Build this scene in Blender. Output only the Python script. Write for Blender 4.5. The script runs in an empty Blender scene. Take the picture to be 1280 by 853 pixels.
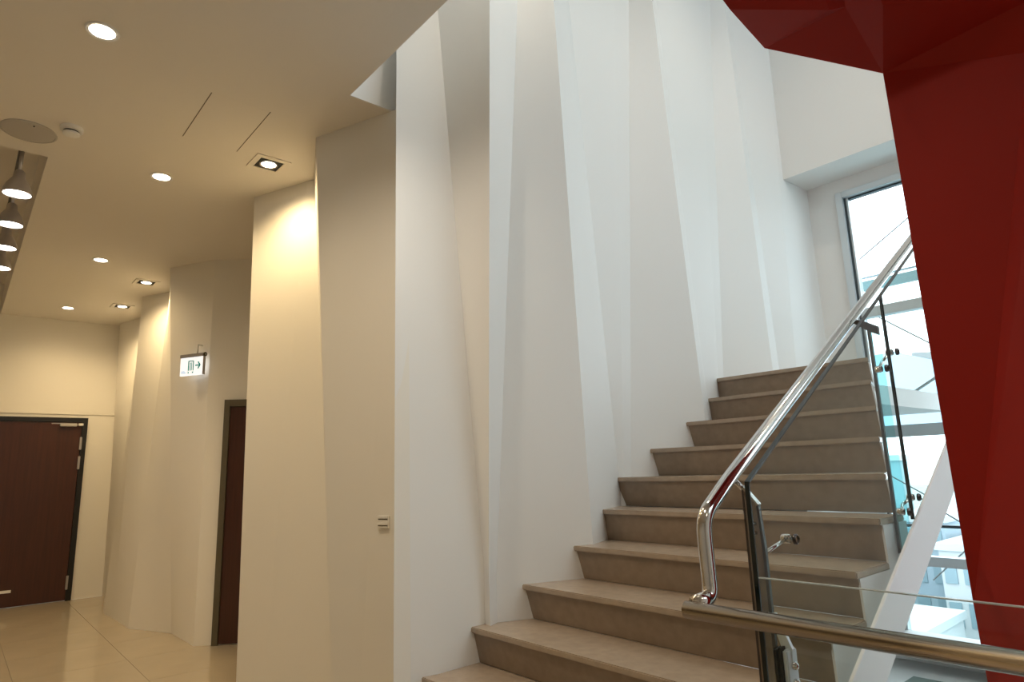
import bpy, bmesh, math
from mathutils import Matrix, Vector

# World frame: X = along the stair nosings (to the right), Y = the way the stair climbs, Z = up.
# The eye stands at the origin of the plan, 1.566 m above the hall floor (z = 0).
sc = bpy.context.scene
col = sc.collection

# ------------------------------------------------------------------ camera
EYE = 1.566
F_PX, PITCH, ROLL, YAW = 807.5, 0.196591, -0.031267, 0.859296
cam_data = bpy.data.cameras.new('camera')
cam_data.sensor_width = 36.0
cam_data.lens = 36.0 * F_PX / 1280.0
cam_data.clip_start, cam_data.clip_end = 0.02, 600
cam = bpy.data.objects.new('camera', cam_data)
col.objects.link(cam)
cam.matrix_world = (Matrix.Translation((0, 0, EYE)) @ Matrix.Rotation(YAW, 4, 'Z')
                    @ Matrix.Rotation(math.pi / 2 + PITCH, 4, 'X') @ Matrix.Rotation(ROLL, 4, 'Z'))
sc.camera = cam

# ------------------------------------------------------------------ sky and exposure
world = bpy.data.worlds.new('hazy_sky')
sc.world = world
world.use_nodes = True
bg = world.node_tree.nodes['Background']
bg.inputs['Color'].default_value = (0.90, 0.95, 1.0, 1)
bg.inputs['Strength'].default_value = 3.0
sc.view_settings.view_transform = 'Standard'
sc.view_settings.look = 'None'
sc.view_settings.exposure = 0.60
sc.view_settings.gamma = 1.0
sc.view_settings.use_curve_mapping = False
sc.cycles.use_denoising = True
sc.cycles.max_bounces = 14
sc.cycles.diffuse_bounces = 8
sc.cycles.transparent_max_bounces = 16
sc.cycles.caustics_reflective = False
sc.cycles.caustics_refractive = False
sc.cycles.sample_clamp_indirect = 6.0

LAMP_WARM = (1.0, 0.73, 0.38)
DOWN_W, SQUARE_W, TRACK_W = 34.0, 44.0, 18.0

# ------------------------------------------------------------------ materials
def mat(name, color, rough=0.5, metal=0.0, noise=0.0, nscale=8.0, bump=0.0, bscale=60.0, emit=None, estr=0.0, spec=0.5, coat=0.0):
    m = bpy.data.materials.new(name)
    m.use_nodes = True
    nt = m.node_tree
    b = nt.nodes['Principled BSDF']
    b.inputs['Base Color'].default_value = (*color, 1)
    b.inputs['Roughness'].default_value = rough
    b.inputs['Metallic'].default_value = metal
    b.inputs['Specular IOR Level'].default_value = spec
    if coat:
        b.inputs['Coat Weight'].default_value = coat
        b.inputs['Coat Roughness'].default_value = 0.05
    tc = nt.nodes.new('ShaderNodeTexCoord')
    if noise:
        n = nt.nodes.new('ShaderNodeTexNoise')
        n.inputs['Scale'].default_value = nscale
        n.inputs['Detail'].default_value = 5
        r = nt.nodes.new('ShaderNodeValToRGB')
        r.color_ramp.elements[0].position = 0.3
        r.color_ramp.elements[1].position = 0.7
        r.color_ramp.elements[0].color = (*[c * (1 - noise) for c in color], 1)
        r.color_ramp.elements[1].color = (*[min(1, c * (1 + noise)) for c in color], 1)
        nt.links.new(tc.outputs['Object'], n.inputs['Vector'])
        nt.links.new(n.outputs['Fac'], r.inputs['Fac'])
        nt.links.new(r.outputs['Color'], b.inputs['Base Color'])
    if bump:
        n2 = nt.nodes.new('ShaderNodeTexNoise')
        n2.inputs['Scale'].default_value = bscale
        n2.inputs['Detail'].default_value = 3
        bp = nt.nodes.new('ShaderNodeBump')
        bp.inputs['Strength'].default_value = bump
        bp.inputs['Distance'].default_value = 0.002
        nt.links.new(tc.outputs['Object'], n2.inputs['Vector'])
        nt.links.new(n2.outputs['Fac'], bp.inputs['Height'])
        nt.links.new(bp.outputs['Normal'], b.inputs['Normal'])
    if emit:
        b.inputs['Emission Color'].default_value = (*emit, 1)
        b.inputs['Emission Strength'].default_value = estr
    return m

def wood(name, dark, light):
    m = mat(name, dark, 0.35)
    nt = m.node_tree
    b = nt.nodes['Principled BSDF']
    tc = nt.nodes.new('ShaderNodeTexCoord')
    mp = nt.nodes.new('ShaderNodeMapping')
    mp.inputs['Scale'].default_value = (30, 30, 1.2)
    n = nt.nodes.new('ShaderNodeTexNoise')
    n.inputs['Scale'].default_value = 1.6
    n.inputs['Detail'].default_value = 6
    r = nt.nodes.new('ShaderNodeValToRGB')
    r.color_ramp.elements[0].color = (*dark, 1)
    r.color_ramp.elements[1].color = (*light, 1)
    nt.links.new(tc.outputs['Object'], mp.inputs['Vector'])
    nt.links.new(mp.outputs['Vector'], n.inputs['Vector'])
    nt.links.new(n.outputs['Fac'], r.inputs['Fac'])
    nt.links.new(r.outputs['Color'], b.inputs['Base Color'])
    return m

def glass(name, tint, gloss=1.0):
    m = bpy.data.materials.new(name)
    m.use_nodes = True
    nt = m.node_tree
    nt.nodes.clear()
    out = nt.nodes.new('ShaderNodeOutputMaterial')
    tr = nt.nodes.new('ShaderNodeBsdfTransparent')
    tr.inputs['Color'].default_value = (*tint, 1)
    gl = nt.nodes.new('ShaderNodeBsdfGlossy')
    gl.inputs['Roughness'].default_value = 0.0
    lw = nt.nodes.new('ShaderNodeLayerWeight')
    lw.inputs['Blend'].default_value = 0.5
    pw = nt.nodes.new('ShaderNodeMath')
    pw.operation = 'POWER'
    pw.inputs[1].default_value = 5.0
    nt.links.new(lw.outputs['Facing'], pw.inputs[0])
    fr = nt.nodes.new('ShaderNodeMath')
    fr.operation = 'MULTIPLY_ADD'
    fr.inputs[1].default_value = 0.96
    fr.inputs[2].default_value = 0.04
    nt.links.new(pw.outputs[0], fr.inputs[0])
    mul = nt.nodes.new('ShaderNodeMath')
    mul.operation = 'MULTIPLY'
    mul.inputs[1].default_value = gloss
    mix = nt.nodes.new('ShaderNodeMixShader')
    nt.links.new(fr.outputs[0], mul.inputs[0])
    nt.links.new(mul.outputs[0], mix.inputs['Fac'])
    nt.links.new(tr.outputs[0], mix.inputs[1])
    nt.links.new(gl.outputs[0], mix.inputs[2])
    nt.links.new(mix.outputs[0], out.inputs['Surface'])
    return m

M = {
    'wall': mat('white_plaster', (0.80, 0.80, 0.79), 0.75, bump=0.05),
    'hallwall': mat('cream_plaster', (0.80, 0.78, 0.73), 0.7, bump=0.05),
    'ceiling': mat('ceiling_paint', (0.78, 0.75, 0.70), 0.8),
    'tile': mat('beige_floor_tile', (0.40, 0.335, 0.24), 0.10, noise=0.05, nscale=2.5),
    'grout': mat('floor_grout', (0.20, 0.17, 0.14), 0.8),
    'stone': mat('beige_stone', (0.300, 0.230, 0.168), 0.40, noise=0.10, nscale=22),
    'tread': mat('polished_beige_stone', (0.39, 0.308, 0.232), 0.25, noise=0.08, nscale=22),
    'stringer': mat('white_stringer_paint', (0.80, 0.80, 0.81), 0.45),
    'red': mat('red_paint', (0.285, 0.011, 0.005), 0.55, noise=0.03, nscale=3, spec=0.2),
    'steel': mat('polished_steel', (0.66, 0.64, 0.62), 0.10, 1.0),
    'brushed': mat('brushed_steel', (0.50, 0.44, 0.37), 0.22, 1.0),
    'postplate': mat('brown_reflection_steel', (0.26, 0.22, 0.20), 0.18, 1.0),  # brown reflection of the steps put into the steel colour
    'darksteel': mat('dark_steel', (0.10, 0.09, 0.09), 0.3, 1.0),
    'alu': mat('aluminium_frame', (0.62, 0.67, 0.70), 0.35, 0.4),
    'darkalu': mat('dark_aluminium', (0.06, 0.08, 0.09), 0.4, 0.5),
    'glass': glass('clear_glass', (0.95, 0.975, 0.965), 0.4),
    'pane': glass('window_glass', (0.93, 0.975, 0.985), 0.8),
    'fin': glass('aqua_glass_fin', (0.70, 0.92, 0.94), 0.6),
    'edge': mat('glass_edge', (0.004, 0.010, 0.010), 0.15),
    'wood': wood('dark_mahogany', (0.026, 0.007, 0.003), (0.080, 0.021, 0.009)),
    'frame': mat('black_frame', (0.006, 0.006, 0.006), 0.35),
    'tanframe': mat('olive_brown_frame', (0.10, 0.085, 0.055), 0.45),
    'black': mat('matt_black', (0.010, 0.010, 0.010), 0.6),
    'white': mat('white_plastic', (0.78, 0.78, 0.77), 0.4),
    'greyplast': mat('grey_plastic', (0.46, 0.44, 0.42), 0.5),
    'lampmetal': mat('lamp_metal', (0.42, 0.40, 0.40), 0.35, 0.6),
    'bulb': mat('warm_bulb', (1, 1, 1), 0.5, emit=(1.0, 0.90, 0.72), estr=14.0),
    'coolbulb': mat('cool_bulb', (1, 1, 1), 0.5, emit=(1.0, 0.95, 0.90), estr=12.0),
    'signface': mat('lit_sign_face', (0.9, 0.9, 0.9), 0.4, emit=(0.93, 0.97, 1.0), estr=0.5),
    'signgreen': mat('sign_green', (0.0, 0.20, 0.15), 0.5, emit=(0.0, 0.22, 0.18), estr=0.3),
    'signblue': mat('sign_small_print', (0.30, 0.50, 0.75), 0.5, emit=(0.45, 0.65, 0.9), estr=0.3),
    'greenpanel': mat('green_grey_floor_panel', (0.20, 0.26, 0.24), 0.25),
    'ledge': mat('pale_ledge', (0.66, 0.66, 0.66), 0.5),
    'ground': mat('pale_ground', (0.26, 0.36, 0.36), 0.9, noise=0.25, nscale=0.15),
    'far_a': mat('hazy_blue_render', (0.33, 0.42, 0.47), 0.9),  # distance haze put into the far block and far glass colours
    'far_b': mat('hazy_aqua_render', (0.22, 0.36, 0.38), 0.9),
    'far_c': mat('hazy_white_render', (0.48, 0.52, 0.53), 0.9),
    'farglass': mat('hazy_window_glass', (0.22, 0.32, 0.36), 0.5),
    'screen': mat('pale_blue_panel', (0.36, 0.46, 0.55), 0.7),
    'canopy': mat('grey_canopy', (0.30, 0.32, 0.32), 0.6),
}

# ------------------------------------------------------------------ helpers
def link(name, me, m, parent=None):
    o = bpy.data.objects.new(name, me)
    if m is not None and len(me.materials) == 0:
        me.materials.append(m)
    col.objects.link(o)
    if parent is not None:
        o.parent = parent
    return o

def mesh(name, verts, faces, m, parent=None, smooth=False):
    me = bpy.data.meshes.new(name)
    me.from_pydata([tuple(v) for v in verts], [], faces)
    bm = bmesh.new()
    bm.from_mesh(me)
    bmesh.ops.recalc_face_normals(bm, faces=bm.faces)
    bm.to_mesh(me)
    bm.free()
    if smooth:
        for p in me.polygons:
            p.use_smooth = True
    return link(name, me, m, parent)

def from_bm(name, bm, m, parent=None, smooth=False):
    bmesh.ops.recalc_face_normals(bm, faces=bm.faces)
    me = bpy.data.meshes.new(name)
    bm.to_mesh(me)
    bm.free()
    if smooth:
        for p in me.polygons:
            p.use_smooth = True
    return link(name, me, m, parent)

def add_box(bm, x0, x1, y0, y1, z0, z1):
    vs = [bm.verts.new(p) for p in ((x0, y0, z0), (x1, y0, z0), (x1, y1, z0), (x0, y1, z0),
                                    (x0, y0, z1), (x1, y0, z1), (x1, y1, z1), (x0, y1, z1))]
    for f in ((0, 1, 2, 3), (4, 5, 6, 7), (0, 1, 5, 4), (1, 2, 6, 5), (2, 3, 7, 6), (3, 0, 4, 7)):
        bm.faces.new([vs[i] for i in f])

def box(name, x0, x1, y0, y1, z0, z1, m, parent=None, bevel=0.0):
    bm = bmesh.new()
    add_box(bm, x0, x1, y0, y1, z0, z1)
    if bevel:
        bmesh.ops.bevel(bm, geom=bm.edges[:], offset=bevel, segments=2, affect='EDGES')
    return from_bm(name, bm, m, parent)

def boxes(name, lst, m, parent=None):
    bm = bmesh.new()
    for b in lst:
        add_box(bm, *b)
    return from_bm(name, bm, m, parent)

def prism(name, poly, axis, a, b, m, parent=None, bevel=0.0):
    """poly: 2D outline; axis 'X' -> (Y,Z) outline from x=a to b; 'Y' -> (X,Z); 'Z' -> (X,Y)."""
    def P(p, t):
        return {'X': (t, p[0], p[1]), 'Y': (p[0], t, p[1]), 'Z': (p[0], p[1], t)}[axis]
    bm = bmesh.new()
    lo = [bm.verts.new(P(p, a)) for p in poly]
    hi = [bm.verts.new(P(p, b)) for p in poly]
    n = len(poly)
    bm.faces.new(lo)
    bm.faces.new(hi)
    for i in range(n):
        bm.faces.new([lo[i], lo[(i + 1) % n], hi[(i + 1) % n], hi[i]])
    if bevel:
        bmesh.ops.bevel(bm, geom=bm.edges[:], offset=bevel, segments=2, affect='EDGES')
    return from_bm(name, bm, m, parent)

def tube(name, pts, r, m, parent=None, seg=20, fillet=0.0):
    pts = [Vector(p) for p in pts]
    if fillet:
        out = [pts[0]]
        for i in range(1, len(pts) - 1):
            p = pts[i]
            d0, d1 = (pts[i - 1] - p), (pts[i + 1] - p)
            f = min(fillet, d0.length * 0.45, d1.length * 0.45)
            a, c = p + d0.normalized() * f, p + d1.normalized() * f
            for k in range(9):
                t = k / 8
                out.append(a * (1 - t) ** 2 + p * 2 * t * (1 - t) + c * t * t)
        out.append(pts[-1])
        pts = out
    bm = bmesh.new()
    rings = []
    ref = None
    for i, p in enumerate(pts):
        t = (pts[min(i + 1, len(pts) - 1)] - pts[max(i - 1, 0)]).normalized()
        if ref is None:
            ref = Vector((0, 0, 1)) if abs(t.z) < 0.9 else Vector((1, 0, 0))
        n = (ref - t * ref.dot(t)).normalized()
        ref = n
        bb = t.cross(n)
        rings.append([bm.verts.new(p + (n * math.cos(2 * math.pi * k / seg) + bb * math.sin(2 * math.pi * k / seg)) * r) for k in range(seg)])
    for a, b in zip(rings, rings[1:]):
        for k in range(seg):
            bm.faces.new([a[k], a[(k + 1) % seg], b[(k + 1) % seg], b[k]])
    bm.faces.new(rings[0])
    bm.faces.new(rings[-1])
    o = from_bm(name, bm, m, parent, True)
    return o

def lathe(name, prof, m, loc=(0, 0, 0), parent=None, seg=32, axis='Z', smooth=True, ring=False):
    """prof: list of (radius, height)."""
    bm = bmesh.new()
    rings = []
    for r, h in prof:
        ring = []
        for k in range(seg):
            a = 2 * math.pi * k / seg
            p = (r * math.cos(a), r * math.sin(a), h)
            if axis == 'X':
                p = (p[2], p[0], p[1])
            elif axis == 'Y':
                p = (p[0], p[2], p[1])
            ring.append(bm.verts.new((p[0] + loc[0], p[1] + loc[1], p[2] + loc[2])))
        rings.append(ring)
    for a, b in zip(rings, rings[1:]):
        for k in range(seg):
            bm.faces.new([a[k], a[(k + 1) % seg], b[(k + 1) % seg], b[k]])
    if ring:
        for k in range(seg):
            bm.faces.new([rings[-1][k], rings[-1][(k + 1) % seg], rings[0][(k + 1) % seg], rings[0][k]])
    else:
        bm.faces.new(rings[0])
        bm.faces.new(rings[-1])
    o = from_bm(name, bm, m, parent, smooth)
    if smooth:
        md = o.modifiers.new('edges', 'EDGE_SPLIT')
        md.split_angle = math.radians(40)
    return o

def empty(name, loc=(0, 0, 0), parent=None):
    o = bpy.data.objects.new(name, None)
    o.empty_display_size = 0.1
    o.location = loc
    col.objects.link(o)
    if parent is not None:
        o.parent = parent
    return o

def tag(o, label, cat, group=None):
    o['label'] = label
    o['category'] = cat
    if group:
        o['group'] = group
    return o

def struct(o):
    o['kind'] = 'structure'
    return o

def copy_tree(o, parent=None):
    c = o.copy()
    col.objects.link(c)
    c.parent = parent
    for ch in list(o.children):
        copy_tree(ch, c)
    return c

CEIL = 3.885
TOP = 5.75
R_, T_, B_ = 1 / 6, 0.27081, 0.61844       # riser, going, first nosing

# ================================================================== SETTING
# ---- floor: base with large tiles
floor = struct(box('floor', -11.1, 3.0, -4.0, 2.45, -0.30, -0.012, M['grout']))
TILE = 0.82
def tile_mesh():
    bm = bmesh.new()
    add_box(bm, 0.0015, TILE - 0.0015, 0.0015, TILE - 0.0015, -0.012, 0.0)
    me = bpy.data.meshes.new('floor_tile')
    bmesh.ops.recalc_face_normals(bm, faces=bm.faces)
    bm.to_mesh(me)
    bm.free()
    me.materials.append(M['tile'])
    return me
tm = tile_mesh()
for j in range(-5, 3):
    y0 = 0.56 + TILE * (j - 0)
    if y0 > 2.45 or y0 < -4:
        continue
    for i in range(0, 17):
        x0 = -11.1 + TILE * i
        if x0 + TILE > 3.0:
            continue
        t = bpy.data.objects.new('floor_tile', tm)
        col.objects.link(t)
        t.location = (x0, y0, 0)
        t.parent = floor

# ---- low hall ceiling with its lamp trough and the stair opening
ceil = struct(boxes('ceiling', [
    (-11.1, 3.0, 0.30, 1.652, CEIL, 4.45),
    (-5.42, 3.0, -4.0, 0.30, CEIL, 4.45),
    (-11.1, -5.42, -4.0, -1.1, CEIL, 4.45),
    (-11.1, -3.40, 1.652, 2.6, CEIL, 4.45),
], M['ceiling']))
box('trough_ceiling', -11.1, -5.42, -1.1, 0.30, 4.30, 4.45, M['ceiling'], ceil)
# floor above, closing the stair well
struct(box('wall_upper', -3.385, 3.0, 1.50, 1.652, 4.45, TOP, M['wall']))
struct(box('wall_upper_side', -3.40, -3.385, 1.652, 2.75, CEIL, TOP, M['wall']))
struct(box('ceiling_stairwell', -3.6, 3.0, 1.50, 5.9, TOP, TOP + 0.2, M['wall']))
win_added = struct(empty('window_added', (3.0, 3.6, 0)))  # high side window, out of view, added to light the stairwell
for y0, y1 in ((-1.93, -0.97), (-0.93, -0.02), (0.02, 0.93), (0.97, 2.0)):
    for z0, z1 in ((3.86, TOP - 0.02),):
        box('pane', 0.05, 0.06, y0, y1, z0, z1, M['pane'], win_added)
for y in (-0.95, 0.0, 0.95):
    box('mullion', 0.0, 0.12, y - 0.02, y + 0.02, 3.8, TOP, M['alu'], win_added)
for z in (3.83,):
    box('transom', 0.01, 0.11, -1.94, 2.0, z - 0.03, z + 0.03, M['alu'], win_added)

# ---- pleated stair wall: fold lines (low x, low y, low z, top x, top y)
def fold(lo, hi, zl):
    t = (zl - lo[2]) / (hi[2] - lo[2])
    tt = (TOP - lo[2]) / (hi[2] - lo[2])
    a = [lo[i] + (hi[i] - lo[i]) * t for i in range(2)]
    b = [lo[i] + (hi[i] - lo[i]) * tt for i in range(2)]
    return (a[0], a[1], zl, b[0], b[1])
FOLDS = [
    fold((-2.643, 1.545, 0.30), (-3.15, 1.841, 3.885), 0.3),
    fold((-2.66, 2.060, 1.132), (-3.13, 2.144, 4.527), 1.10),
    fold((-2.60, 2.048, 1.138), (-2.60, 2.146, 4.202), 1.10),
    fold((-2.63, 2.130, 1.203), (-2.63, 2.402, 4.458), 1.05),
    fold((-2.435, 2.618, 1.17), (-2.435, 2.524, 4.394), 1.0),
    fold((-2.62, 3.076, 1.534), (-2.53, 2.765, 4.577), 1.45),
    fold((-2.60, 3.106, 1.557), (-2.555, 3.274, 4.849), 1.5),
    fold((-2.612, 3.196, 1.628), (-2.575, 3.469, 4.960), 1.55),
    fold((-2.42, 3.715, 2.247), (-2.42, 3.537, 4.895), 1.85),
    fold((-2.46, 3.834, 2.263), (-2.455, 3.639, 4.969), 1.9),
    fold((-2.57, 4.194, 2.251), (-2.50, 4.311, 5.337), 2.1),
    fold((-2.58, 4.285, 2.260), (-2.52, 4.525, 5.457), 2.1),
    fold((-2.43, 4.733, 2.305), (-2.43, 4.60, 5.438), 2.1),
    fold((-2.46, 4.894, 2.323), (-2.45, 4.693, 5.497), 2.1),
    fold((-2.40, 5.064, 2.328), (-2.38, 5.171, 4.885), 2.1),
    (-2.37, 5.62, 0.3, -2.37, 5.62),
]
wall_stair = struct(box('wall_stair', -3.45, -2.95, 2.75, 5.9, -0.3, TOP, M['wall']))
def facet(name, A, Bq, m, parent, off, rows=10, cols=4):
    """Ruled plaster panel between two fold lines (each a list of points, bottom to top), with its own thickness."""
    def samp(L):
        L = [Vector(p) for p in L]
        out = []
        for k in range(len(L) - 1):
            n = 1 if (len(L) > 2 and k == 0) else rows
            for r in range(n):
                out.append(L[k].lerp(L[k + 1], r / n))
        out.append(L[-1])
        return out
    a, b = samp(A), samp(Bq)
    R, Cn = len(a), cols + 1
    V, F = [], []
    for side in (Vector((0, 0, 0)), Vector(off)):
        for p, q in zip(a, b):
            for c in range(Cn):
                V.append(p.lerp(q, c / cols) + side)
    N = R * Cn
    def ix(r, c, s_): return s_ * N + r * Cn + c
    for s_ in (0, 1):
        for r in range(R - 1):
            for c in range(cols):
                F.append((ix(r, c, s_), ix(r, c + 1, s_), ix(r + 1, c + 1, s_), ix(r + 1, c, s_)))
    for r in range(R - 1):
        for c in (0, cols):
            F.append((ix(r, c, 0), ix(r + 1, c, 0), ix(r + 1, c, 1), ix(r, c, 1)))
    for c in range(cols):
        for r in (0, R - 1):
            F.append((ix(r, c, 0), ix(r, c + 1, 0), ix(r, c + 1, 1), ix(r, c, 1)))
    o = mesh(name, V, F, m, parent, True)
    md = o.modifiers.new('edges', 'EDGE_SPLIT')
    md.split_angle = math.radians(25)
    return o
CX, CY = -3.354, 1.9605                      # end of the hall facet behind the leaning corner
for a, b in zip(FOLDS, FOLDS[1:]):
    A = [(a[0], a[1], 0.0), (a[0], a[1], a[2]), (a[3], a[4], TOP)]
    Bq = [(b[0], b[1], 0.0), (b[0], b[1], b[2]), (b[3], b[4], TOP)]
    facet('wall_pleat', A, Bq, M['wall'], wall_stair, (-0.10, 0.11, 0))
# return of the stair wall into the hall
mesh('wall_return', [(-2.643, 1.545, 0), (-2.643, 1.545, 0.3), (-3.15, 1.841, CEIL), (CX, CY, CEIL), (CX, CY, 0),
                     (-2.62, 1.62, 0), (-2.62, 1.62, 0.3), (-3.13, 1.91, CEIL), (CX, CY + 0.08, CEIL), (CX, CY + 0.08, 0)],
     [(0, 1, 2, 3, 4), (5, 6, 7, 8, 9), (0, 1, 6, 5), (1, 2, 7, 6), (2, 3, 8, 7), (3, 4, 9, 8), (4, 0, 5, 9)], M['hallwall'], wall_stair)

# ---- zigzag hall wall: (top x, top y, bottom x, bottom y)
HW = [(-3.25, 2.00, -3.25, 2.00), (-3.375, 1.951, -3.60, 1.872), (-4.002, 1.701, -3.74, 1.805), (-4.64, 1.97, -4.343, 2.096),
      (-4.70, 1.935, -4.90, 1.825), (-5.253, 1.711, -5.195, 1.736), (-6.80, 2.32, -6.80, 2.32), (-7.10, 1.935, -7.07, 1.945),
      (-7.665, 1.626, -7.829, 1.928), (-8.691, 1.864, -8.453, 1.646), (-9.119, 1.637, -9.20, 1.625), (-10.327, 1.876, -9.649, 1.597),
      (-10.932, 1.699, -10.946, 1.805), (-11.2, 1.80, -11.2, 1.80)]
wall_hall = struct(box('wall_hall', -11.3, -3.4, 2.72, 2.9, -0.3, CEIL, M['hallwall']))
for a, b in zip(HW, HW[1:]):
    facet('wall_facet', [(a[2], a[3], 0.0), (a[0], a[1], CEIL)], [(b[2], b[3], 0.0), (b[0], b[1], CEIL)], M['hallwall'], wall_hall, (0, 0.12, 0))

# ---- far wall, left wall, rear walls
struct(boxes('wall_far', [(-11.35, -11.10, -4.0, 2.9, 0, 2.53), (-11.35, -11.09, -4.0, 2.9, 2.53, 4.45)], M['hallwall']))
struct(box('wall_left', -11.35, 3.0, -4.2, -4.0, -0.3, 4.45, M['hallwall']))
struct(box('wall_rear', 3.0, 3.2, -4.2, 1.652, -1.0, TOP, M['wall']))
struct(box('wall_right', 3.0, 3.2, 1.652, 5.9, -1.0, 3.80, M['wall']))

# ---- window wall of the stairwell
YW = 5.6
wall_window = struct(boxes('wall_window', [(-2.62, -2.13, YW, YW + 0.25, -1.0, 3.95), (-2.13, 3.0, YW, YW + 0.25, 3.82, 3.95), (-2.13, 3.0, YW, YW + 0.25, -1.0, 0.20), (-0.82, 1.2, YW, YW + 0.25, 0.20, 3.82)], M['wall']))
struct(box('wall_bulkhead', -2.75, 3.0, 5.2, 5.9, 3.945, TOP, M['wall']))
win = struct(empty('window_1', (-2.12, YW, 0.2)))
def wbox(name, x0, x1, y0, y1, z0, z1, m, bevel=0.0):
    o = box(name, x0, x1, y0, y1, z0, z1, m, None, bevel)
    o.parent = win
    o.matrix_parent_inverse = Matrix.Translation((2.12, -YW, -0.2))
    return o
wbox('jamb', -2.13, -2.075, YW - 0.03, YW + 0.10, 0.20, 3.82, M['alu'], 0.004)
wbox('jamb_bead', -2.075, -2.060, YW + 0.0, YW + 0.06, 0.20, 3.765, M['darkalu'])
wbox('jamb_inner', -2.060, -2.045, YW + 0.01, YW + 0.08, 0.20, 3.765, M['alu'])
wbox('head_frame', -2.075, 3.0, YW - 0.03, YW + 0.10, 3.765, 3.82, M['alu'], 0.004)
wbox('head_bead', -2.075, 3.0, YW + 0.02, YW + 0.06, 3.750, 3.765, M['darkalu'])
wbox('transom', -2.075, -0.82, YW + 0.0, YW + 0.10, 2.705, 2.785, M['alu'], 0.004)
wbox('transom', -2.075, -0.82, YW + 0.0, YW + 0.10, 1.725, 1.815, M['alu'], 0.004)
wbox('transom_bar', -2.075, -0.82, YW + 0.02, YW + 0.06, 1.045, 1.065, M['darkalu'])
wbox('transom', -2.075, -0.82, YW + 0.0, YW + 0.10, 0.765, 0.835, M['alu'], 0.004)
for x in (-0.85, 1.23, 2.1):
    wbox('mullion', x - 0.03, x + 0.03, YW - 0.02, YW + 0.12, 0.20, 3.82, M['alu'], 0.004)
zs = [(0.22, 0.765), (0.835, 1.045), (1.065, 1.725), (1.815, 2.705), (2.785, 3.735)]
for (x0, x1) in ((-2.045, -0.88), (1.26, 2.07), (2.13, 3.0)):
    for z0, z1 in zs:
        wbox('pane', x0, x1, YW + 0.045, YW + 0.055, z0, z1, M['pane'])
wbox('sill', -2.2, 3.0, YW - 0.28, YW + 0.04, 0.20, 0.29, M['ledge'], 0.006)

# lower landing beyond the stair, seen through the guard glass
lower = struct(box('floor_lower', -2.6, 3.0, 2.52, 5.6, -0.30, 0.08, M['ledge']))
box('floor_panel', -1.90, 1.6, 4.2, 5.19, 0.08, 0.088, M['greenpanel'], lower)
struct(box('wall_floor_edge', -1.0, 3.0, 2.455, 2.515, -0.55, 0.08, M['wall']))

# daylight entering by the window wall is sampled through this portal
def portal(loc, rot, w, h):
    pl = bpy.data.lights.new('window_portal', 'AREA')
    pl.shape = 'RECTANGLE'
    pl.size, pl.size_y = w, h
    pl.cycles.is_portal = True
    po = bpy.data.objects.new('window_portal', pl)
    po.location = loc
    po.rotation_euler = rot
    col.objects.link(po)
portal((0.47, YW + 0.2, 2.0), (-math.pi / 2, 0, 0), 5.05, 3.55)
portal((3.15, 3.6, 4.8), (0, math.pi / 2, 0), 1.9, 3.9)

# ================================================================== STAIRCASE
stair = tag(empty('staircase', (-1.9, 0.9, 0)), 'straight flight of beige stone steps rising beside the pleated white wall', 'staircase')
INV = Matrix.Translation((1.9, -0.9, 0))
def sp(o):
    o.parent = stair
    o.matrix_parent_inverse = INV
    return o
RIGHT = {9: -1.117, 10: -1.22, 11: -1.315, 12: -1.422, 13: -1.52}
for k in range(1, 14):
    zt, yn = k * R_, B_ + k * T_
    xr = RIGHT.get(k, -1.062)
    xr2 = RIGHT.get(k + 1, xr) if k >= 8 else xr
    if k == 8:
        xr = -1.062
    if k < 13:
        yb = yn + T_ + (0.05 if k < 8 else 0.02)
        poly = [(-2.70, yn), (xr, yn), (xr if k <= 8 else xr2 + 0.01, yb - (0.04 if k == 8 else 0)), (-2.70, yb)]
    else:
        poly = [(-2.62, yn), (xr, yn), (-2.05, 5.59), (-2.62, 5.59)]
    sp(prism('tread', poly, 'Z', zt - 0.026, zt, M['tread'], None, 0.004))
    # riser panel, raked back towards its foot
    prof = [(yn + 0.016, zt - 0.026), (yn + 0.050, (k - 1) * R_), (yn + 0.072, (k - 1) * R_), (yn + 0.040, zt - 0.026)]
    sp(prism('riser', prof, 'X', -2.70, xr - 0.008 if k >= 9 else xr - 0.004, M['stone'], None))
# white side of the lower steps, stepped under the treads
side = []
for k in range(1, 9):
    yn = B_ + k * T_
    side += [(yn + 0.03, k * R_ - 0.17 if k == 1 else (k - 1) * R_ - 0.026), (yn + 0.02, k * R_ - 0.026)]
side += [(3.05, 8 * R_ - 0.026), (3.05, 1.20), (0.95, -0.02)]
sp(prism('side_panel', side, 'X', -1.069, -1.061, M['stringer']))
# underside
def zl(y): return 0.6154 * (y - 1.0)
sp(prism('soffit', [(1.15, zl(1.15) - 0.02), (4.3, zl(4.3) - 0.02), (5.59, zl(4.3) - 0.02), (5.59, zl(4.3) - 0.14), (4.3, zl(4.3) - 0.14), (1.2, zl(1.2) - 0.10)], 'X', -2.66, -1.54, M['stringer']))
# straight outer stringer
def zs_top(y): return 0.890 + 0.583 * (y - 2.184)
sp(prism('stringer', [(0.85, zs_top(0.85)), (5.3, zs_top(5.3)), (5.3, zs_top(5.3) - 0.205), (1.05, zs_top(1.05) - 0.205), (0.85, 0.0)], 'X', -0.990, -0.978, M['stringer'], None, 0.002))

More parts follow.
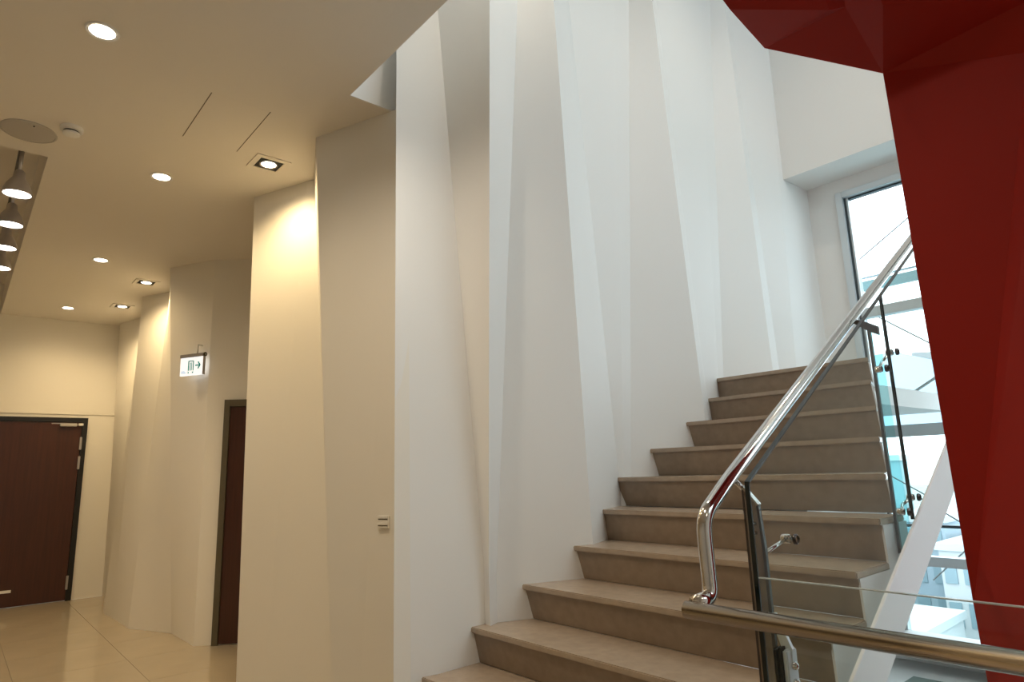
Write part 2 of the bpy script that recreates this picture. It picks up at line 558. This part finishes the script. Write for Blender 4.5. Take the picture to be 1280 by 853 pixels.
# ================================================================== STAIR BALUSTRADE
bal = tag(empty('stair_balustrade', (-1.02, 1.8, 0.45)), 'glass balustrade with sloping polished steel handrail along the stone steps', 'balustrade')
BINV = Matrix.Translation((1.02, -1.8, -0.45))
def bp_(o, parent=None):
    if parent is None:
        o.parent = bal
        o.matrix_parent_inverse = BINV
    else:
        o.parent = parent
    return o
XR, XG = -1.085, -0.985
bp_(tube('handrail', [(XR, 1.555, 1.200), (XR, 1.630, 1.204), (XR, 1.622, 1.418), (XR, 1.775, 1.519), (XR, 2.614, 2.018), (XR, 3.837, 2.748), (XR, 5.1, 3.502)],
         0.021, M['steel'], None, 24, 0.05))
def ztop(y): return 1.503 + 0.605 * (y - 1.685)
def zbot(y): return 1.324 + 0.581 * (y - 2.90)
def panel(y0, y1):
    p = bp_(prism('glass_panel', [(y0, zbot(y0)), (y1, zbot(y1)), (y1, ztop(y1)), (y0, ztop(y0))], 'X', XG - 0.006, XG + 0.006, M['glass']))
    e = 0.006
    prism('top_edge', [(y0, ztop(y0) - e), (y1, ztop(y1) - e), (y1, ztop(y1) + 0.001), (y0, ztop(y0) + 0.001)], 'X', XG - 0.0065, XG + 0.0065, M['edge'], p)
    box('end_edge', XG - 0.0065, XG + 0.0065, y0 - 0.001, y0 + 0.004, zbot(y0), ztop(y0), M['edge'], p)
    return p
panel(1.700, 2.896)
panel(2.903, 5.1)

def clamp(y, z, parent, toward):
    """arm from the post to a disc gripping the glass."""
    tube('clamp_arm', [(XG - 0.030, toward[0], toward[1]), (XG - 0.024, (y + toward[0]) / 2, (z + toward[1]) / 2), (XG - 0.020, y, z)], 0.006, M['steel'], parent, 10)
    lathe('clamp_disc', [(0.012, -0.026), (0.014, -0.023), (0.014, -0.004), (0.012, -0.001)], M['steel'], (XG - 0.006, y, z), parent, 20, 'X')
    lathe('clamp_cap', [(0.015, 0.0), (0.015, 0.007), (0.012, 0.010)], M['darksteel'], (XG + 0.0065, y, z), parent, 20, 'X')

# near post: steel fin beside the steps
FY = 1.80
p1 = bp_(prism('post', [(-1.055, 0.45), (-1.055, 1.492), (-1.014, 1.446), (-1.008, 1.32), (-1.006, 0.45)], 'Y', FY - 0.004, FY + 0.005, M['postplate'], None, 0.0012))
prism('inner_edge', [(-1.060, 0.45), (-1.060, 1.496), (-1.053, 1.490), (-1.053, 0.45)], 'Y', FY - 0.004, FY + 0.006, M['darksteel'], p1)
prism('outer_plate', [(-1.009, 0.45), (-1.011, 1.32), (-1.017, 1.440), (-1.010, 1.442), (-1.002, 1.32), (-0.999, 0.45)], 'Y', FY - 0.006, FY + 0.006, M['darksteel'], p1)
prism('chamfer_strip', [(-1.057, 1.492), (-1.013, 1.441), (-1.010, 1.446), (-1.054, 1.498)], 'Y', FY - 0.008, FY + 0.012, M['steel'], p1)
tube('rail_arm', [(-1.056, FY, 1.488), (XR, FY - 0.003, 1.518)], 0.008, M['steel'], p1, 12)
for z in (1.390, 1.364):
    lathe('bolt', [(0.006, 0), (0.006, -0.007), (0.004, -0.010)], M['steel'], (-1.031, FY - 0.004, z), p1, 12, 'Y')
prism('foot_brace', [(-1.013, 1.150), (-0.993, 1.150), (-0.953, 1.062), (-0.955, 1.03), (-0.972, 1.03)], 'Y', FY - 0.006, FY + 0.006, M['alu'], p1)
fp = box('foot_plate', -0.972, -0.958, FY - 0.028, FY + 0.028, 0.74, 1.062, M['alu'], p1, 0.004)
box('foot_gasket', -0.9785, -0.973, FY - 0.034, FY + 0.034, 0.73, 1.068, M['black'], fp)
box('inner_foot_plate', -1.000, -0.992, FY - 0.028, FY + 0.028, 0.74, 1.062, M['darksteel'], p1, 0.004)
for z in (1.020, 0.976, 0.930):
    lathe('bolt', [(0.011, 0), (0.011, 0.008), (0.007, 0.013), (0.002, 0.014)], M['steel'], (-0.958, FY, z), fp, 14, 'X')
clamp(1.925, 1.338, p1, (FY + 0.005, 1.306))
clamp(1.925, 0.90, p1, (FY + 0.005, 0.87))

# far post: glass fin in steel shoes at the panel joint
FY = 2.914
p2 = bp_(prism('post', [(-1.046, 1.205), (-1.046, 2.108), (-1.015, 2.090), (-1.003, 1.285)], 'Y', FY - 0.006, FY + 0.006, M['fin']))
prism('inner_edge', [(-1.056, 1.19), (-1.056, 2.118), (-1.045, 2.110), (-1.045, 1.20)], 'Y', FY - 0.008, FY + 0.008, M['darksteel'], p2)
prism('top_shoe', [(-1.114, 2.148), (-1.108, 2.162), (-1.052, 2.136), (-1.013, 2.112), (-1.013, 2.074), (-1.050, 2.096)], 'Y', FY - 0.010, FY + 0.010, M['darksteel'], p2)
prism('bottom_shoe', [(-1.056, 1.175), (-1.008, 1.175), (-1.012, 1.25)], 'Y', FY - 0.010, FY + 0.010, M['darksteel'], p2)
tube('rail_arm', [(-1.108, FY, 2.152), (XR, FY, 2.180)], 0.008, M['steel'], p2, 12)
clamp(2.831, 1.921, p2, (FY - 0.006, 1.962))
clamp(2.973, 2.003, p2, (FY + 0.006, 1.966))
clamp(2.848, 1.358, p2, (FY - 0.006, 1.382))
clamp(2.972, 1.407, p2, (FY + 0.006, 1.384))

# ================================================================== GUARD along the floor edge
guard = tag(empty('guard_balustrade', (-1.0, 1.70, 0)), 'level glass guard with a horizontal brushed steel rail at the floor edge', 'balustrade')
def gp(o):
    o.parent = guard
    o.matrix_parent_inverse = Matrix.Translation((1.0, -1.70, 0))
    return o
gp(tube('rail', [(-1.105, 1.54, 1.184), (2.9, 1.54, 1.200)], 0.0225, M['brushed'], None, 28))
gl = gp(box('glass_panel', -0.92, 2.9, 1.600, 1.610, 0.02, 1.276, M['glass']))
box('top_edge', -0.92, 2.9, 1.5995, 1.6105, 1.2740, 1.2765, mat('glass_edge_light', (0.45, 0.50, 0.50), 0.2), gl)
for x in (-0.2 + 0.95, 2.1):
    tube('rail_bracket', [(x, 1.602, 1.14), (x, 1.56, 1.14), (x, 1.54, 1.18)], 0.007, M['steel'], guard, 10)
    guard.children[-1].matrix_parent_inverse = Matrix.Translation((1.0, -1.70, 0))
gp(box('base_shoe', -0.92, 2.9, 1.58, 1.63, 0.0, 0.09, M['alu']))

# ================================================================== RED FOLDED PIER

RV = [(-0.497, 1.99, -0.30), (-0.614, 2.30, 1.138), (-0.648, 2.30, 2.876), (-0.956, 2.10, 3.086), (-0.939, 1.83, 3.100),
      (-0.696, 1.992, 3.027), (-0.648, 2.03, 3.024), (-0.544, 2.03, 2.958), (-0.261, 2.30, 2.724), (-0.225, 2.19, 2.850),
      (-0.200, 1.77, -0.30), (-0.200, 2.236, 2.730),
      (-0.935, 1.72, 3.12), (-0.70, 1.72, 3.12), (-0.62, 1.72, 3.12), (-0.52, 1.72, 3.12), (-0.15, 1.72, 3.12),
      (0.50, 2.45, -0.30), (0.50, 2.45, 2.73), (0.50, 1.72, 3.12),
      (-0.935, 1.72, CEIL - 0.01), (0.50, 1.72, CEIL - 0.01)]
RF = [(3, 4, 5), (4, 12, 13, 5), (3, 5, 6), (3, 6, 2), (5, 13, 14, 6), (2, 6, 7), (6, 14, 15, 7), (2, 7, 9, 8), (7, 15, 16, 9),
      (2, 8, 1), (1, 8, 11), (1, 11, 10), (1, 10, 0), (11, 18, 17, 10), (8, 9, 11), (9, 16, 19, 18), (9, 18, 11),
      (12, 13, 14, 15, 16, 19, 21, 20)]
red = mesh('red_pier', RV, RF, M['red'])
md = red.modifiers.new('thickness', 'SOLIDIFY')
md.thickness = 0.05
md.offset = -1
tag(red, 'dark red folded pier and overhang with sharp creases beside the stair', 'pier')

# ================================================================== HALL DOORS
door1 = struct(empty('door_1', (-11.1, 0.9, 0)))
def d1(o):
    o.parent = door1
    o.matrix_parent_inverse = Matrix.Translation((11.1, -0.9, 0))
    return o
d1(boxes('door_frame', [(-11.1, -11.04, 1.365, 1.43, 0, 2.48), (-11.1, -11.04, 0.36, 0.425, 0, 2.48), (-11.1, -11.04, 0.425, 1.365, 2.42, 2.48)], M['frame']))
leaf = d1(box('door_leaf', -11.1, -11.055, 0.428, 1.362, 0.012, 2.417, M['wood'], None, 0.003))
for z in (2.12, 1.85, 0.24):
    d1(box('hinge', -11.052, -11.030, 1.350, 1.378, z - 0.09, z + 0.09, M['lampmetal'], None, 0.003))
cl = d1(box('door_closer', -11.054, -11.0, 1.10, 1.30, 2.355, 2.40, M['greyplast'], None, 0.006))
box('closer_arm', -11.02, -11.005, 1.00, 1.14, 2.388, 2.400, M['lampmetal'], cl)
d1(box('closer_shoe', -11.04, -11.0, 1.315, 1.375, 2.365, 2.40, M['white'], None, 0.004))
d1(box('door_notice', -11.0545, -11.052, 0.60, 0.76, 0.19, 0.225, M['white']))

# side door in the facet of the hall wall
ax, ay = -7.085, 1.9385
bx_, by_ = -6.80, 2.32
L2 = math.hypot(bx_ - ax, by_ - ay)
dirv = Vector(((bx_ - ax) / L2, (by_ - ay) / L2, 0))
nrm = Vector((dirv.y, -dirv.x, 0))
door2 = struct(empty('door_2', (ax, ay, 0)))
door2.rotation_euler = (0, 0, math.atan2(dirv.y, dirv.x))
def d2(name, a0, a1, n0, n1, z0, z1, m, bevel=0.0):
    return box(name, a0, a1, -n1, -n0, z0, z1, m, door2, bevel)   # local x along the wall, -y out of it
d2('door_frame', 0.190, 0.245, 0.0, 0.045, 0.0, 2.36, M['tanframe'])
d2('door_frame', 0.245, 0.50, 0.0, 0.045, 2.29, 2.36, M['tanframe'])
d2('door_leaf', 0.247, 0.50, 0.0, 0.022, 0.01, 2.288, M['wood'])

# ================================================================== CEILING FITTINGS
def spot(name, loc, w, color, angle, blend, parent, radius=0.04):
    l = bpy.data.lights.new(name, 'SPOT')
    l.energy = w
    l.color = color
    l.spot_size = math.radians(angle)
    l.spot_blend = blend
    l.shadow_soft_size = radius
    o = bpy.data.objects.new(name, l)
    col.objects.link(o)
    o.location = loc
    o.parent = parent
    return o

def round_downlight():
    r = empty('round_downlight')
    lathe('trim_ring', [(0.058, 0.0), (0.078, 0.0), (0.080, -0.004), (0.074, -0.008), (0.060, -0.005)], M['white'], (0, 0, 0), r, ring=True)
    lathe('lamp_lens', [(0.001, -0.0035), (0.060, -0.0035), (0.060, -0.001), (0.001, -0.001)], M['bulb'], (0, 0, 0), r)
    spot('lamp_light', (0, 0, -0.02), DOWN_W, LAMP_WARM, 155, 1.0, r)
    return r
proto = round_downlight()
RL = [(-3.631, 0.366, 'round white downlight on its own in the ceiling by the stairwell opening'),
      (-5.284, 1.011, 'round white downlight between the square downlight and the lamp trough'),
      (-7.78, 0.981, 'round white downlight before the last one towards the far wall'),
      (-10.253, 0.974, 'round white downlight closest to the far wall with the door'),
      (-2.70, 0.98, 'added unseen round white downlight in the ceiling right beside the stairwell edge'),
      (-0.90, 0.366, 'added unseen round white downlight over the foot of the stair'),
      (1.60, 0.366, 'added unseen round white downlight over the level glass guard')]
RL_FILL = [(-2.1, 1.9, 'added unseen round downlight high in the stairwell ceiling over the lower steps'),  # ceiling lamps added out of view as fill on the pleats
       (0.9, 2.2, 'added unseen round downlight high in the stairwell ceiling over the floor edge'),
       (-1.3, 3.9, 'added unseen round downlight high in the stairwell ceiling over the upper steps'),
       (0.9, 3.9, 'added unseen round downlight high in the stairwell ceiling by the window')]
for i, (x, y, lab) in enumerate(RL + RL_FILL):
    o = proto if i == 0 else copy_tree(proto)
    o.location = (x, y, CEIL if i < len(RL) else TOP)
    if i >= 4:                                  # unseen lamps added to brighten the stair side and stairwell
        for ch in o.children:
            if ch.type == 'LIGHT':
                ch.data = ch.data.copy()
                ch.data.energy = 44.0 if i < len(RL) else 30.0
                ch.data.color = (1.0, 0.86, 0.68)
    tag(o, lab, 'downlight', 'round downlights in the hall ceiling' if i < len(RL) else 'added fill downlights in the stairwell ceiling')

def square_downlight():
    r = empty('square_downlight')
    s, q = 0.125, 0.085
    bm = bmesh.new()
    for b in ((-s, s, -s, -q, -0.008, 0), (-s, s, q, s, -0.008, 0), (-s, -q, -q, q, -0.008, 0), (q, s, -q, q, -0.008, 0)):
        add_box(bm, *b)
    bmesh.ops.remove_doubles(bm, verts=bm.verts, dist=0.0001)
    from_bm('trim_frame', bm, M['ceiling'], r)
    box('black_housing', -q, q, -q, q, -0.003, -0.0005, M['black'], r)
    lathe('lamp_ring', [(0.050, -0.003), (0.066, -0.003), (0.064, -0.010), (0.052, -0.008)], M['lampmetal'], (0, 0, 0), r, ring=True)
    lathe('lamp_lens', [(0.001, -0.006), (0.052, -0.006), (0.052, -0.003), (0.001, -0.003)], M['bulb'], (0, 0, 0), r)
    spot('lamp_light', (0, 0, -0.025), SQUARE_W, LAMP_WARM, 155, 0.8, r)
    return r
proto = square_downlight()
SL = [(-4.585, 1.586, 'square black recessed downlight above the bright facet beside the light switch wall'),
      (-8.405, 1.538, 'square black recessed downlight beyond the exit sign, before the last square one'),
      (-9.781, 1.529, 'square black recessed downlight nearest the far wall')]
for i, (x, y, lab) in enumerate(SL):
    o = proto if i == 0 else copy_tree(proto)
    o.location = (x, y, CEIL)
    tag(o, lab, 'downlight', 'square downlights along the hall wall')

# track with hanging lamps in the trough
track = tag(empty('lamp_track', (-7.9, 0.155, 4.0)), 'dark slim lighting track hung inside the ceiling trough', 'track')
box('track_bar', -3.0, 3.1, -0.018, 0.018, -0.02, 0.02, M['darksteel'], track)
for x in (-2.4, 0.0, 2.4):
    tube('drop_rod', [(x, 0, 0.02), (x, 0, 0.30)], 0.006, M['darksteel'], track, 8)
def track_lamp():
    r = empty('track_lamp')
    box('adapter', -0.05, 0.05, -0.016, 0.016, -0.055, -0.02, M['darksteel'], r)
    tube('stem', [(0, 0, -0.05), (0, 0, -0.24)], 0.012, M['lampmetal'], r, 12)
    lathe('lamp_shade', [(0.022, -0.22), (0.034, -0.235), (0.038, -0.275), (0.070, -0.325), (0.088, -0.375), (0.090, -0.402), (0.083, -0.402), (0.062, -0.330), (0.02, -0.29)], M['lampmetal'], (0, 0, 0), r)
    lathe('lamp_lens', [(0.001, -0.394), (0.080, -0.394), (0.078, -0.386), (0.001, -0.386)], M['coolbulb'], (0, 0, 0), r)
    spot('lamp_light', (0, 0, -0.42), TRACK_W, (1.0, 0.80, 0.55), 140, 0.9, r, 0.07)
    return r
proto = track_lamp()
for i, x in enumerate((-5.53, -6.25, -6.92, -7.62)):
    o = proto if i == 0 else copy_tree(proto)
    o.location = (x, 0.155, 4.0)
    tag(o, ['grey bell-shaped spot lamp at the track end beside the ceiling loudspeaker', 'grey bell-shaped spot lamp second along the track from the loudspeaker', 'grey bell-shaped spot lamp third along the track from the loudspeaker', 'grey bell-shaped spot lamp fourth along the track from the loudspeaker'][i], 'lamp', 'track lamps in the trough')

spk = tag(empty('ceiling_speaker', (-5.065, 0.162, CEIL)), 'flat round grey ceiling loudspeaker beside the smoke detector', 'speaker')
lathe('grille', [(0.001, -0.012), (0.13, -0.011), (0.145, -0.007), (0.145, 0.0), (0.001, 0.0)], M['greyplast'], (0, 0, 0), spk)
lathe('rim', [(0.145, 0.0), (0.158, 0.0), (0.158, -0.006), (0.147, -0.010), (0.145, -0.006)], M['greyplast'], (0, 0, 0), spk, ring=True)
lathe('status_lamp', [(0.005, -0.011), (0.005, -0.016), (0.002, -0.017)], M['black'], (0.12, 0.02, 0), spk, 10)

det = tag(empty('smoke_detector', (-4.849, 0.377, CEIL)), 'small white domed smoke detector on the ceiling', 'smoke detector')
lathe('base', [(0.001, 0), (0.066, 0), (0.066, -0.022), (0.060, -0.028), (0.001, -0.028)], M['white'], (0, 0, 0), det)
lathe('sensor_slot', [(0.001, -0.026), (0.046, -0.026), (0.046, -0.040), (0.001, -0.040)], M['black'], (0, 0, 0), det)
lathe('sensor_dome', [(0.001, -0.038), (0.050, -0.038), (0.048, -0.050), (0.030, -0.058), (0.001, -0.060)], M['white'], (0, 0, 0), det)

hatch = tag(empty('ceiling_hatch', (-4.2, 1.155, CEIL)), 'flush rectangular access hatch with hairline seams in the ceiling', 'hatch')
box('hatch_panel', -0.33, 0.33, -0.176, 0.176, -0.0004, 0.0, M['ceiling'], hatch)
for y in (-0.180, 0.180):
    box('seam', -0.33, 0.33, y - 0.003, y + 0.003, -0.0008, 0.0, M['tanframe'], hatch)

# exit sign on the zigzag wall
sx, sy = -7.24, 1.858
d = Vector((0.877, 0.48, 0))
sign = tag(empty('exit_sign', (sx + 0.06 * 0.48, sy - 0.06 * 0.877, 2.63)), 'lit white exit sign with green door symbol and arrow', 'sign')
sign.rotation_euler = (0, 0, math.atan2(d.y, d.x))
W2, HS = 0.155, 0.19
box('lightbox', -W2, W2, -0.012, 0.012, 0.0, HS, M['signface'], sign, 0.002)
box('housing', -W2 - 0.004, W2 + 0.004, -0.022, 0.022, HS, HS + 0.035, M['lampmetal'], sign, 0.004)
box('end_cap', W2, W2 + 0.006, -0.014, 0.014, 0.0, HS, M['lampmetal'], sign)
lathe('end_boss', [(0.022, 0), (0.022, 0.012), (0.010, 0.014)], M['tanframe'], (W2 + 0.004, 0, HS + 0.02), sign, 16, 'X')
tube('wall_arm', [(0.06, 0.0, HS + 0.03), (0.06, 0.0, HS + 0.13), (0.06, 0.058, HS + 0.13)], 0.008, M['white'], sign, 8)
Yf = -0.0135
def flat(name, polys, m, parent):
    vs, fs = [], []
    for p in polys:
        n = len(vs)
        vs += [(x, Yf, z) for x, z in p] + [(x, Yf + 0.0012, z) for x, z in p]
        k = len(p)
        fs.append(tuple(range(n, n + k)))
        fs.append(tuple(range(n + k, n + 2 * k)))
        for i in range(k):
            fs.append((n + i, n + (i + 1) % k, n + k + (i + 1) % k, n + k + i))
    return mesh(name, vs, fs, m, parent)
def rect(x0, x1, z0, z1): return [(x0, z0), (x1, z0), (x1, z1), (x0, z1)]
flat('door_symbol', [rect(-0.045, -0.032, 0.05, 0.155), rect(-0.032, 0.030, 0.145, 0.155), rect(0.020, 0.032, 0.05, 0.145),
                     rect(-0.020, -0.010, 0.05, 0.135), rect(0.000, 0.008, 0.05, 0.135), rect(-0.045, -0.030, 0.022, 0.038), rect(0.014, 0.030, 0.022, 0.038)], M['signgreen'], sign)
flat('arrow_symbol', [rect(0.050, 0.100, 0.093, 0.107), [(0.082, 0.062), (0.098, 0.062), (0.126, 0.100), (0.098, 0.138), (0.082, 0.138), (0.104, 0.100)]], M['signgreen'], sign)
flat('small_print', [rect(-0.14, -0.075, 0.026, 0.034), rect(-0.14, -0.09, 0.042, 0.050)], M['signblue'], sign)

# light switch on the wall facet by the stair
dw = Vector((0.929, 0.370, 0))
sw = tag(empty('light_switch', (-3.42 + 0.37 * 0.001, 1.932 - 0.93 * 0.001, 1.294)), 'small double rocker light switch on the wall beside the stair corner', 'light switch')
sw.rotation_euler = (0, 0, math.atan2(dw.y, dw.x))
box('cover_plate', -0.042, 0.042, -0.010, 0.002, -0.036, 0.036, M['hallwall'], sw, 0.003)
for z in (0.018, -0.018):
    box('dark_gap', -0.034, 0.034, -0.0112, -0.009, z - 0.006, z + 0.0, M['tanframe'], sw)
    box('rocker', -0.034, 0.034, -0.014, -0.009, z - 0.004 + 0.004, z + 0.013, M['hallwall'], sw, 0.002)

# ================================================================== OUTSIDE
RODS = [((-2.50, 3.268), (-1.55, 3.832), 'thin'), ((-2.55, 3.135), (-1.6, 2.358), 'thin'), ((-2.4, 1.878), (-1.3, 2.515), 'thick'),
        ((-2.5, 1.567), (-1.9, 1.175), 'thin'), ((-2.05, 1.219), (-1.45, 0.795), 'thin'), ((-2.05, 0.56), (-1.45, 1.135), 'thin')]
for a, b, kind in RODS:
    q = 5.78 / 6.3
    o = tube('bracing_rod', [(a[0] * q, 5.78, EYE + (a[1] - EYE) * q), (b[0] * q, 5.78, EYE + (b[1] - EYE) * q)], 0.011 if kind == 'thick' else 0.0055, M['canopy'], None, 8)
    o.parent = win
    o.matrix_parent_inverse = Matrix.Translation((2.12, -YW, -0.2))
lv = tag(empty('sun_louvre', (-1.2, 6.5, 3.15)), 'pale metal sun louvre bar outside the window above the upper transom', 'louvre')
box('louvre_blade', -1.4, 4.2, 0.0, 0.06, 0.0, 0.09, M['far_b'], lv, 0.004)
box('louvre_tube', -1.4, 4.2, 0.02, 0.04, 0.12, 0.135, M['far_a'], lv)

ground = struct(mesh('ground', [(-260, 8, -14), (200, 8, -14), (200, 420, -14), (-260, 420, -14)], [(0, 1, 2, 3)], M['ground']))
screen = tag(empty('rooftop_screen', (-3.0, 12.0, -14)), 'pale blue slanted screen panel standing outside beyond the window', 'screen')
def rs(o):
    o.parent = screen
    o.matrix_parent_inverse = Matrix.Translation((3.0, -12.0, 14))
rs(prism('screen_panel', [(-5.2, 1.95), (-5.2, 3.30), (-3.976, 3.332), (-3.0, 2.94), (-1.0, 2.15), (-1.0, 1.95)], 'Y', 12.0, 12.15, M['screen']))
rs(prism('screen_flashing', [(-3.771, 3.25), (-3.771, 3.299), (-3.0, 3.222), (-1.0, 3.02), (-1.0, 2.2), (-3.0, 2.9)], 'Y', 12.16, 12.3, M['canopy']))
for x in (-4.9, -1.3):
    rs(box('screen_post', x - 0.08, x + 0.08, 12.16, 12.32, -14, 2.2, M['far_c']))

def building(x0, x1, y0, y1, z1, m, floors, bays, lab):
    r = tag(empty('building', ((x0 + x1) / 2, (y0 + y1) / 2, -14)), lab, 'building', 'pale buildings outside')
    cx, cy = (x0 + x1) / 2, (y0 + y1) / 2
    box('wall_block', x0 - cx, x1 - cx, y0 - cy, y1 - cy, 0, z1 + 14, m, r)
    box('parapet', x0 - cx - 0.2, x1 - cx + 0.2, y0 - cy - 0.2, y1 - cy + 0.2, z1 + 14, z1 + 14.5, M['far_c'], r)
    wv = (x1 - x0) / bays
    hv = (z1 + 14) / floors
    me = None
    for i in range(bays):
        for j in range(floors):
            if me is None:
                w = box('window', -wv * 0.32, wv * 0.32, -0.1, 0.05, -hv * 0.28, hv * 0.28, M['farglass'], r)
                me = w.data
            else:
                w = link('window', me, None, r)
            w.location = ((i + 0.5) * wv - (x1 - x0) / 2, y0 - cy, (j + 0.5) * hv)
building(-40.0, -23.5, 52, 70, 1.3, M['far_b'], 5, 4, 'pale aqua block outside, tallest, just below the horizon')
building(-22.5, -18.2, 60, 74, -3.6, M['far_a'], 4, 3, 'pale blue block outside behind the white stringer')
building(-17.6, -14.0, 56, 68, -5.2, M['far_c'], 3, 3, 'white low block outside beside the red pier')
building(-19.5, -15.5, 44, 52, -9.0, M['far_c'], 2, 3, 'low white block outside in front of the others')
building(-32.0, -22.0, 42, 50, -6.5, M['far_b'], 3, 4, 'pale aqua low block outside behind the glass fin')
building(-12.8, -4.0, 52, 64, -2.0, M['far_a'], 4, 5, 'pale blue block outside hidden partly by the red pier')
